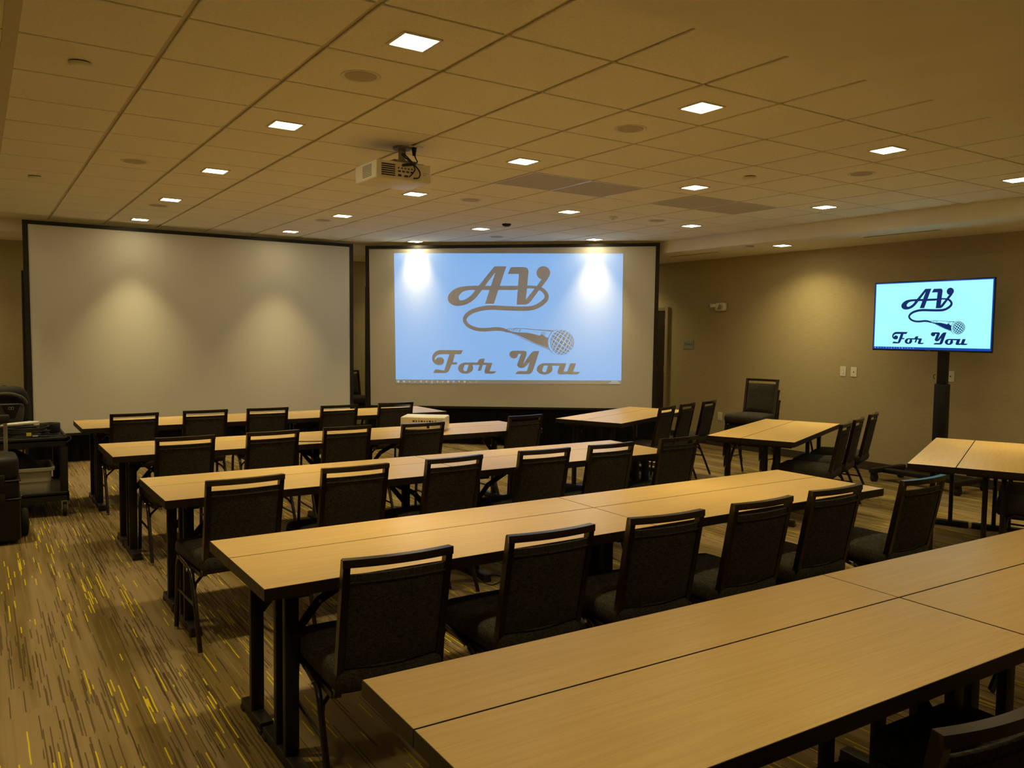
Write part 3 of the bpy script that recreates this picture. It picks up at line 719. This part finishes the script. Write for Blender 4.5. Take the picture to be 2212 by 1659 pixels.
# ================================================================== banquet chairs
def make_chair():
    """faces +y; origin on the floor between the rear feet"""
    t = thing('banquet_chair', '', 'chair')
    hw = .185
    ub, ut = Vector((0, .045, .40)), Vector((0, -.050, .880))
    def back_y(z): f = (z-ub.z)/(ut.z-ub.z); return ub.y+(ut.y-ub.y)*f
    bow = lambda x: -.020*(1-(x/hw)**2)
    sq = [(-.0125, -.015), (.0125, -.015), (.0125, .015), (-.0125, .015)]
    for s in (-1, 1):
        x = s*hw
        mb = MB(); mb.tube([(x*.99, .055, .395), (x*.99, back_y(.5), .5), (x, back_y(.72), .72), (x, -.050, .888)], 1, sect=sq, upv=(0, 1, 0))
        mb.build('back_post', 'chair_frame', t, True, 30)
    mb = MB(); pts = [(hw*f, -.051+bow(hw*f), .880) for f in [-1.065+2.13*i/14 for i in range(15)]]
    mb.tube(pts, 1, sect=[(-.015, -.0135), (.015, -.0135), (.015, .0135), (-.015, .0135)], upv=(0, 0, 1))
    mb.build('top_rail', 'chair_frame', t, True, 30)
    # upholstered back: curved pad
    nx, nz = 12, 12; z0, z1 = .500, .838; mb = MB(); F = []; B = []
    for j in range(nz+1):
        v = j/nz; z = z0+(z1-z0)*v; fr, bk = [], []
        for i in range(nx+1):
            u = -1+2*i/nx; x = u*(hw-.012)
            ed = (1-abs(u)**6)*(1-abs(2*v-1)**8)
            y = back_y(z)+bow(x)
            fr.append(mb.bm.verts.new((x, y+.006+.026*ed, z))); bk.append(mb.bm.verts.new((x, y-.008-.006*ed, z)))
        F.append(fr); B.append(bk)
    for j in range(nz):
        for i in range(nx):
            mb.bm.faces.new((F[j][i], F[j][i+1], F[j+1][i+1], F[j+1][i])); mb.bm.faces.new((B[j][i+1], B[j][i], B[j+1][i], B[j+1][i+1]))
    for i in range(nx):
        mb.bm.faces.new((F[0][i+1], F[0][i], B[0][i], B[0][i+1])); mb.bm.faces.new((F[nz][i], F[nz][i+1], B[nz][i+1], B[nz][i]))
    for j in range(nz):
        mb.bm.faces.new((F[j][0], F[j+1][0], B[j+1][0], B[j][0])); mb.bm.faces.new((F[j+1][nx], F[j][nx], B[j][nx], B[j+1][nx]))
    bk_o = mb.build('back_cushion', 'chair_fabric', t, True, 60)
    pts = [((hw-.014)*f, back_y(.812)+bow((hw-.014)*f)-.0145, .812) for f in [-1+2*i/12 for i in range(13)]]
    MB().tube(pts, .0035, 6).build('piping', 'chair_fabric', bk_o)
    mb = MB(); mb.tube([(-hw, .035, .455), (hw, .035, .455)], 1, sect=[(-.010, -.012), (.010, -.012), (.010, .012), (-.010, .012)], upv=(0, 0, 1))
    mb.build('back_crossbar', 'chair_frame', t, True, 30)
    def taper(p):
        f = (p.y+.25)/.50
        p.x *= .93+.09*f; return p
    MB().cushion((0, .252, .452), (.432, .50, .098), .040, 7, .014, taper).build('seat', 'chair_fabric', t, True, 70)
    mb = MB()
    for s in (-1, 1):
        mb.tube([(s*.19, .06, .395), (s*.20, .26, .40), (s*.205, .46, .402)], 1, sect=[(-.009, -.011), (.009, -.011), (.009, .011), (-.009, .011)], upv=(0, 0, 1))
    for y in (.09, .44): mb.box((-.20, y-.009, .386), (.20, y+.009, .404))
    mb.build('seat_frame', 'chair_frame', t, True, 30)
    for s in (-1, 1):
        x = s*.218
        lg = MB().tube([(x, .462, .012), (x*.99, .445, .25), (x*.985, .436, .36), (x*.98, .420, .400), (x*.975, .385, .418), (x*.97, .28, .405), (x*.97, .20, .392)], .0125, 8).build('leg', 'chair_frame', t, True, 60)
        MB().cyl((x, .463, 0), (x, .462, .018), .0135, .0125, 12).build('glide', 'chrome', lg)
        lg = MB().tube([(x, .002, .012), (x*.99, .075, .19), (x*.98, .145, .345), (x*.975, .168, .378), (x*.97, .205, .394)], .0125, 8).build('leg', 'chair_frame', t, True, 60)
        MB().cyl((x, .001, 0), (x, .003, .018), .0135, .0125, 12).build('glide', 'chrome', lg)
        MB().cyl((x*.97-s*.006, .20, .394), (x*.97+s*.018, .20, .394), .009, seg=10).build('bolt_cap', 'chrome', t)
        MB().tube([(x*.985, .118, .285), (x*.9, .16, .325), (x*.6, .20, .372), (x*.35, .21, .392)], .008, 7).build('brace', 'chair_frame', t, True, 60)
        MB().tube([(x*.985, .09, .225), (x*.985, .448, .235)], .0075, 7).build('stretcher', 'chair_frame', t, True, 60)
    return t
chair0 = make_chair(); nchair = [0]
def chair(mx, my, ang, label, group, z=0.0):
    """mx,my: middle of the top rail"""
    a = R(ang); o = (mx-.062*math.sin(a)*1.0, my+.062*math.cos(a), z)
    put(chair0, nchair[0], o, a, label, group); nchair[0] += 1
ORD = ['first', 'second', 'third', 'fourth', 'fifth', 'sixth']
CH = {1: [(1.16, 7.81, 2), (1.77, 7.85, 0), (2.34, 7.83, -1), (3.06, 7.81, 2), (3.70, 7.85, -1)],
      2: [(1.21, 5.96, 1), (1.83, 5.98, 4), (2.43, 6.03, 1), (3.07, 5.98, 3), (4.185, 6.12, 6)],
      3: [(1.13, 4.15, 3), (1.75, 4.22, 1), (2.39, 4.24, 4), (3.06, 4.25, -1), (3.63, 4.26, 1), (4.30, 4.29, 3)],
      4: [(1.18, 2.47, -3), (1.82, 2.47, -1), (2.40, 2.45, -4), (2.99, 2.44, 0), (3.56, 2.46, 0), (4.23, 2.40, 0)],
      5: [(1.700, .775, -6), (2.35, .80, -2)]}
for r_, l in CH.items():
    for k, (x, y, a) in enumerate(l):
        n_ = k if r_ != 5 else k+1
        chair(x, y, a, 'dark tweed chair, %s from the aisle at the %s' % (ORD[n_], ROWN[r_]), 'banquet chairs at the tables')
CS = {'A': [(6.03, 6.20), (6.52, 6.39), (7.03, 6.55)], 'B': [(6.33, 4.31), (6.80, 4.50), (7.40, 4.74)], 'C': [(6.37, 2.44), (6.95, 2.70)]}
for k, l in CS.items():
    for i, (x, y) in enumerate(l):
        chair(x, y, 23.6, 'dark tweed chair, %s from the aisle at the %s' % (ORD[i], SIDE[k][2]), 'banquet chairs at the angled tables')
for i in range(3):
    a = 106.0
    chair(7.76+.030*(2-i), 6.42+.01*(2-i), a, 'dark tweed banquet chair in the stack by the side wall, '+['bottom one', 'middle one', 'top one'][i], 'stacked banquet chairs by the side wall', .122*i)
for i in range(2):
    chair(4.96, 12.35+.03*(1-i), 186, 'dark tweed banquet chair stacked behind the two screens, '+['bottom one', 'top one'][i], 'stacked banquet chairs behind the screens', .122*i)

# ================================================================== projectors
def lens(t, w, d, zc, bo):
    l = MB(); l.cyl((w*.18, d/2-.005, zc), (w*.18, d/2+.03, zc), .042, .038, 20); lo = l.build('lens', 'port_black', t)
    MB().cyl((w*.18, d/2+.029, zc), (w*.18, d/2+.032, zc), .030, seg=20).build('lens_glass', 'alu', lo)
    return bo
def projector_body(t, w, d, h, zc, table=False):
    """body centred at x=y=0, rear face towards -y"""
    bo = MB().box((-w/2, -d/2, zc-h/2), (w/2, d/2, zc+h/2), .012, 3).build('body', 'device_white', t)
    y = -d/2
    if table:
        for i in range(9):
            x = -w*.20+i*w*.062; ww = w*(.012 if i % 3 else .024)
            MB().box((x-ww, y-.002, zc+h*.12), (x+ww, y+.002, zc+h*.24), .001, 1).build('connector', 'port_black', t)
        for i in range(6):
            MB().cyl((-w*.2+i*w*.05, y-.002, zc-h*.10), (-w*.2+i*w*.05, y+.002, zc-h*.10), .004, seg=10).build('round_port', 'device_grey', t)
        MB().box((w*.10, y-.003, zc-h*.36), (w*.16, y+.002, zc-h*.10), .001, 1).build('power_socket', 'port_black', t)
        for i in range(9):
            x = w*.22+i*w*.026
            MB().box((x-.0016, y-.0012, zc-h*.34), (x+.0016, y+.002, zc+h*(.30 if x > w*.38 else .02))).build('vent_slat', 'device_grey', t, False)
        return lens(t, w, d, zc, bo)
    for i in range(6):
        z = zc+h*.30-i*h*.115
        MB().box((-w*.40, y-.0012, z-.0042), (-w*.16, y+.004, z+.0042)).build('vent_slat', 'port_black', t, False)
    MB().box((-w*.13, y-.0008, zc-h*.36), (w*.20, y+.003, zc+h*.38), .001, 1).build('port_panel', 'device_white', t)
    for i in range(5):
        MB().cyl((-w*.10+i*w*.06, y-.003, zc+h*.16), (-w*.10+i*w*.06, y+.002, zc+h*.16), .0055, seg=10).build('round_port', 'port_black', t)
    for i in range(4):
        MB().box((-w*.11+i*w*.075, y-.003, zc-h*.06), (-w*.06+i*w*.075, y+.002, zc+h*.03), .001, 1).build('connector', 'port_blue' if i == 1 else 'port_black', t)
    MB().box((-w*.11, y-.003, zc-h*.30), (-w*.05, y+.002, zc-h*.18)).box((w*.0, y-.003, zc-h*.30), (w*.07, y+.002, zc-h*.2)).build('connector', 'port_black', t, False)
    MB().box((w*.21, y-.001, zc-h*.30), (w*.31, y+.003, zc+h*.30), .002, 1).build('filter_door', 'device_white', t)
    MB().box((w*.345, y-.0008, zc+.002), (w*.43, y+.002, zc+.005)).box((w*.345, y-.0008, zc-.01), (w*.40, y+.002, zc-.007)).build('marking', 'device_grey', t, False)
    for i in range(8):
        z = zc+h*.30-i*h*.085
        MB().box((-w/2-.0012, -d*.30, z-.0028), (-w/2+.004, d*.12, z+.0028)).build('side_slat', 'device_grey', t, False)
    return lens(t, w, d, zc, bo)
pr = thing('ceiling_projector', 'white projector hanging from the ceiling on a short mount, cables looped behind', 'projector', (2.494, 5.36, 2.739), R(0))
projector_body(pr, .42, .36, .124, 0)
mt = MB(); mt.cyl((.07, .0, .188), (.07, .0, .206), .065, seg=24); mt.cyl((.07, .0, .10), (.07, .0, .19), .026, seg=16)
mt.box((-.02, -.06, .078), (.16, .06, .104), .003, 1); mt.build('ceiling_mount', 'device_grey', pr)
for x, y in ((-.07, -.10), (.19, -.10), (-.07, .11), (.19, .11)):
    MB().tube([(.07+(x-.07)*.5, y*.3, .09), (x, y, .075), (x, y, .055)], .006, 6).build('mount_arm', 'device_grey', pr)
MB().tube([Vector(p) for p in catmull([(.138, -.055, .17), (.140, -.07, .13), (.12, -.14, .085), (.07, -.18, .06), (.03, -.195, .075), (-.005, -.16, .115), (.03, -.13, .125), (.07, -.18, .06), (.105, -.208, .005), (.10, -.205, -.035), (.07, -.185, -.04)], 6)], .005, 6).build('power_cable', 'cord_black', pr)
MB().tube([Vector(p) for p in catmull([(.06, -.185, .06), (.07, -.205, .02), (.05, -.205, -.015), (.035, -.185, -.035)], 5)], .004, 6).build('video_cable', 'cord_black', pr)
MB().tube([Vector(p) for p in catmull([(.08, -.185, .06), (.04, -.188, .05), (.0, -.19, .043), (-.01, -.178, .04)], 5)], .010, 6).build('cable_bundle', 'cord_black', pr)
MB().cyl((.138, -.055, .200), (.138, -.055, .145), .019, .011, 12).build('plug', 'cord_black', pr)
sp_ = thing('ceiling_socket', 'small white socket plate in the ceiling behind the hanging projector', 'outlet', (2.632, 5.305, H_CEIL), R(0))
MB().box((-.055, -.04, -.004), (.055, .04, 0), .001, 1).build('cover_plate', 'device_white', sp_)
MB().box((-.02, -.015, -.006), (.02, .015, -.003), .001, 1).build('socket', 'device_grey', sp_)
pt = thing('table_projector', 'white projector standing on the table in the second row', 'projector', (3.42, 6.64, TH+.012), R(-38))
projector_body(pt, .40, .28, .115, .0575, True)
for x, y in ((-.15, -.1), (.15, -.1), (0, .1)):
    MB().cyl((x, y, -.012), (x, y, .004), .013, seg=12).build('foot', 'rubber', pt)
MB().tube([Vector(p) for p in catmull([(2.02, 6.33, TH+.004), (2.12, 6.36, TH+.004), (2.24, 6.31, TH+.004), (2.36, 6.26, TH+.004), (2.44, 6.202, TH+.002), (2.45, 6.185, TH-.08), (2.47, 6.18, .35)], 5)], .004, 6).build('loose_cable', 'cord_black')
tag(bpy.data.objects['loose_cable'], 'thin black cable trailing over the table edge in the second row', 'cable')
MB().tube([Vector(p) for p in catmull([(2.62, 4.62, .69), (2.63, 4.60, .4), (2.66, 4.5, .10), (2.74, 4.42, .012), (2.86, 4.46, .006), (2.92, 4.55, .006), (2.84, 4.66, .006), (2.76, 4.75, .006)], 5)], .004, 6).build('floor_cable', 'cord_black')
tag(bpy.data.objects['floor_cable'], 'thin black cable hanging to the carpet under the middle row table', 'cable')

# ================================================================== utility cart and gear by the front wall
CX0, CX1, CY0, CY1 = -.10, .655, 8.00, 8.88
ct = thing('utility_cart', 'black two-shelf plastic utility cart beside the blank screen', 'cart', ((CX0+CX1)/2, (CY0+CY1)/2, 0))
mx_, my_ = (CX0+CX1)/2, (CY0+CY1)/2; wx, wy = (CX1-CX0)/2, (CY1-CY0)/2
def shelf(z, lip, up_=True):
    mb = MB(); mb.box((-wx, -wy, z-.035), (wx, wy, z-.010), .006, 2)
    for lo, hi in (((-wx, -wy), (-wx+.02, wy)), ((wx-.02, -wy), (wx, wy)), ((-wx, -wy), (wx, -wy+.02)), ((-wx, wy-.02), (wx, wy))):
        mb.box((*lo, z-lip), (*hi, z+.004), .004, 1)
    return mb.build('shelf', 'cart_black', ct)
shelf(.690, .075); shelf(.215, .075)
for sx in (-1, 1):
    for sy in (-1, 1):
        x, y = sx*(wx-.035), sy*(wy-.035)
        MB().box((x-.03, y-.03, .15), (x+.03, y+.03, .67), .010, 2).build('leg', 'cart_black', ct)
        c = MB().cyl((x-.014, y, .055), (x+.014, y, .055), .055, seg=22).build('caster', 'rubber', ct)
        MB().box((x-.024, y-.03, .06), (x-.017, y+.03, .142)).box((x+.017, y-.03, .06), (x+.024, y+.03, .142)).box((x-.024, y-.03, .132), (x+.024, y+.03, .145)).build('fork', 'alu', c, False)
# coiled cables
cz = .694
co = thing('cable_coil', 'coil of black cables with a yellow tag on the cart top', 'cable', (.34, 8.20, cz))
for k in range(7):
    rr = .165-.012*(k % 3); zz = .012+.011*k
    MB().tube([((rr+.008*math.sin(3*a+k))*math.cos(a)*1.12, (rr+.008*math.cos(2*a+k))*math.sin(a)*.85, zz+.004*math.sin(2*a+k*1.3)) for a in [2*math.pi*i/36 for i in range(36)]], .0055, 6, closed=True).build('cable_loop', 'cord_black', co)
MB().box((.005, -.162, .018), (.042, -.148, .045), .001, 1).build('yellow_tag', 'tag_yellow', co)
MB().box((.050, -.164, .012), (.092, -.152, .020), .001, 1).build('white_tag', 'paper', co)
MB().tube([Vector(p) for p in catmull([(.12, -.13, .01), (.20, -.15, .008), (.285, -.17, .010), (.325, -.19, .004), (.335, -.212, -.02), (.30, -.222, -.045)], 5)], .005, 6).build('cable_end', 'cord_black', co)
pp = MB(); pp.prism([(.16, 8.15, cz+.100), (.44, 8.20, cz+.106), (.46, 8.25, cz+.110), (.38, 8.28, cz+.112), (.22, 8.24, cz+.104)], (0, 0, .012))
tag(pp.build('folded_paper', 'paper', None, False), 'folded white paper lying on the coiled cables', 'paper')
tp = thing('tape_roll', 'wide roll of black tape standing flat on the cart top', 'tape', (.545, 8.40, cz))
mb = MB(); prof = [(.036, 0), (.080, 0), (.082, .004), (.082, .082), (.080, .086), (.036, .086)]
rings = []
for r_, z in prof: rings.append([mb.bm.verts.new((r_*math.cos(2*math.pi*k/28), r_*math.sin(2*math.pi*k/28), z)) for k in range(28)])
for A_, B_ in zip(rings, rings[1:]+rings[:1]):
    for k in range(28): mb.bm.faces.new((A_[k], A_[(k+1) % 28], B_[(k+1) % 28], B_[k]))
mb.build('tape', 'cart_black', tp)
MB().cyl((0, 0, .002), (0, 0, .084), .0362, seg=28, cap=False).build('core', 'device_grey', tp)
# backpack
bp = thing('backpack', 'black and grey backpack propped up on the cart behind the cables', 'backpack', (.21, 8.66, cz))
def bpk(p):
    f = (p.z+.20)/.40
    k = 1.0-.22*max(0, f-.55)**1.3*2
    p.x *= k; p.y *= 1-.25*f; return p
MB().cushion((0, 0, .205), (.40, .26, .41), .09, 8, .0, bpk).build('main_body', 'bag_black', bp, True, 60)
MB().cushion((0, -.105, .135), (.31, .09, .25), .04, 6, 0, lambda p: Vector((p.x*(.80+.8*(p.z+.125)), p.y, p.z))).build('front_pocket', 'bag_grey', bp, True, 60)
MB().prism([(-.03, -.152, .252), (.115, -.152, .252), (.070, -.158, .13), (.015, -.158, .13)], (0, .01, 0)).build('pocket_panel', 'bag_black', bp, False)
MB().tube([Vector((.16*math.cos(a), -.128, .255+.095*math.sin(a))) for a in [math.pi*i/16 for i in range(17)]], .016, 8).build('grey_band', 'bag_grey', bp)
MB().tube([Vector((.155*math.cos(a), -.136, .225+.10*math.sin(a))) for a in [math.pi*i/16 for i in range(17)]], .005, 6).build('zipper', 'bag_black', bp)
lm = MB()
for sx in (-1, 1): lm.tube([(.043+sx*.010+.010*math.cos(a), -.160, .222+.012*math.sin(a)) for a in [2*math.pi*i/16 for i in range(16)]], .0022, 5, closed=True)
lm.build('emblem', 'bag_mark', bp)
MB().tube([Vector(p) for p in catmull([(.06, -.02, .395), (.11, -.05, .38), (.155, -.06, .345), (.18, -.05, .30)], 5)], .006, 6).build('strap', 'bag_mark', bp)
MB().tube([Vector(p) for p in catmull([(-.05, .05, .385), (0, .06, .408), (.05, .05, .385)], 5)], .009, 6).build('carry_loop', 'bag_black', bp)
# tote with a black bag on the lower shelf
tb_ = thing('storage_bin', 'grey plastic bin on the lower cart shelf', 'bin', (.335, 8.27, .206))
def bint(p_): return p_
mb = MB(); n = 24
def rr_ring(w, d, z, r=.04):
    pts = []
    for cx_, cy_, a0 in ((w-r, d-r, 0), (-w+r, d-r, 90), (-w+r, -d+r, 180), (w-r, -d+r, 270)):
        for i in range(6):
            a = R(a0+i*18); pts.append(mb.bm.verts.new((cx_+r*math.cos(a), cy_+r*math.sin(a), z)))
    return pts
rg = [rr_ring(.175, .215, .002), rr_ring(.178, .218, .010), rr_ring(.183, .223, .105), rr_ring(.190, .230, .108), rr_ring(.195, .235, .200), rr_ring(.215, .255, .201), rr_ring(.218, .258, .226), rr_ring(.198, .238, .228), rr_ring(.190, .230, .20), rr_ring(.172, .212, .012)]
for A_, B_ in zip(rg, rg[1:]):
    for k in range(n): mb.bm.faces.new((A_[k], A_[(k+1) % n], B_[(k+1) % n], B_[k]))
mb.bm.faces.new(list(reversed(rg[0]))); mb.bm.faces.new(rg[-1])
mb.build('tub', 'bin_grey', tb_, True, 40)
sb = MB().cushion((0, 0, .16), (.31, .38, .26), .09, 7, .05, lambda p: Vector((p.x, p.y, p.z-.10*(p.x/.155)*(p.z > 0)+.012*math.sin(p.x*40)*math.cos(p.y*31)))).build('soft_bag', 'bag_black', None, True, 70)
sb.location = (.325, 8.27, .206); tag(sb, 'black soft bag slumped in the grey bin', 'bag')
# rolling tool case
tc_ = thing('rolling_case', 'black rolling tool case with a pull handle next to the cart', 'tool case', (-.02, 7.33, 0))
MB().cushion((0, 0, .185), (.56, .40, .33), .03, 5).build('lower_box', 'case_black', tc_, True, 50)
MB().cushion((0, 0, .415), (.55, .39, .14), .025, 5).build('middle_tray', 'case_black', tc_, True, 50)
MB().cushion((0, 0, .575), (.55, .39, .18), .045, 6).build('top_box', 'case_black', tc_, True, 50)
for z in (.345, .485):
    MB().box((-.285, -.205, z-.006), (.285, .205, z+.006), .003, 1).build('rim', 'case_black', tc_)
for x in (-.15, .15):
    for z in (.35, .49): MB().box((x-.03, -.218, z-.045), (x+.03, -.196, z+.045), .006, 2).build('latch', 'case_black', tc_)
for y in (-.12, 0, .12):
    MB().cyl((.283, y, .355), (.292, y, .36), .006, seg=8).build('rivet', 'alu', tc_)
    MB().cyl((.283, y, .475), (.292, y, .475), .006, seg=8).build('rivet', 'alu', tc_)
for s in (-1, 1):
    w_ = MB().lathe([(.020, -.030), (.085, -.028), (.105, -.02), (.108, 0), (.105, .02), (.085, .028), (.020, .030)], seg=28)
    bmesh.ops.transform(w_.bm, matrix=Matrix.Translation((s*.312, .10, .109)) @ Matrix.Rotation(R(90), 4, 'Y'), verts=w_.bm.verts)
    wo = w_.build('wheel', 'rubber', tc_)
    MB().cyl((s*.338, .10, .109), (s*.348, .10, .109), .022, seg=16).build('hub', 'alu', wo)
for x in (-.10, .20):
    MB().box((x-.014, .13, .60), (x+.014, .15, .90), .004, 1).build('handle_bar', 'alu', tc_)
MB().box((-.13, .115, .89), (.23, .165, .955), .012, 3).build('handle_grip', 'rubber', tc_)
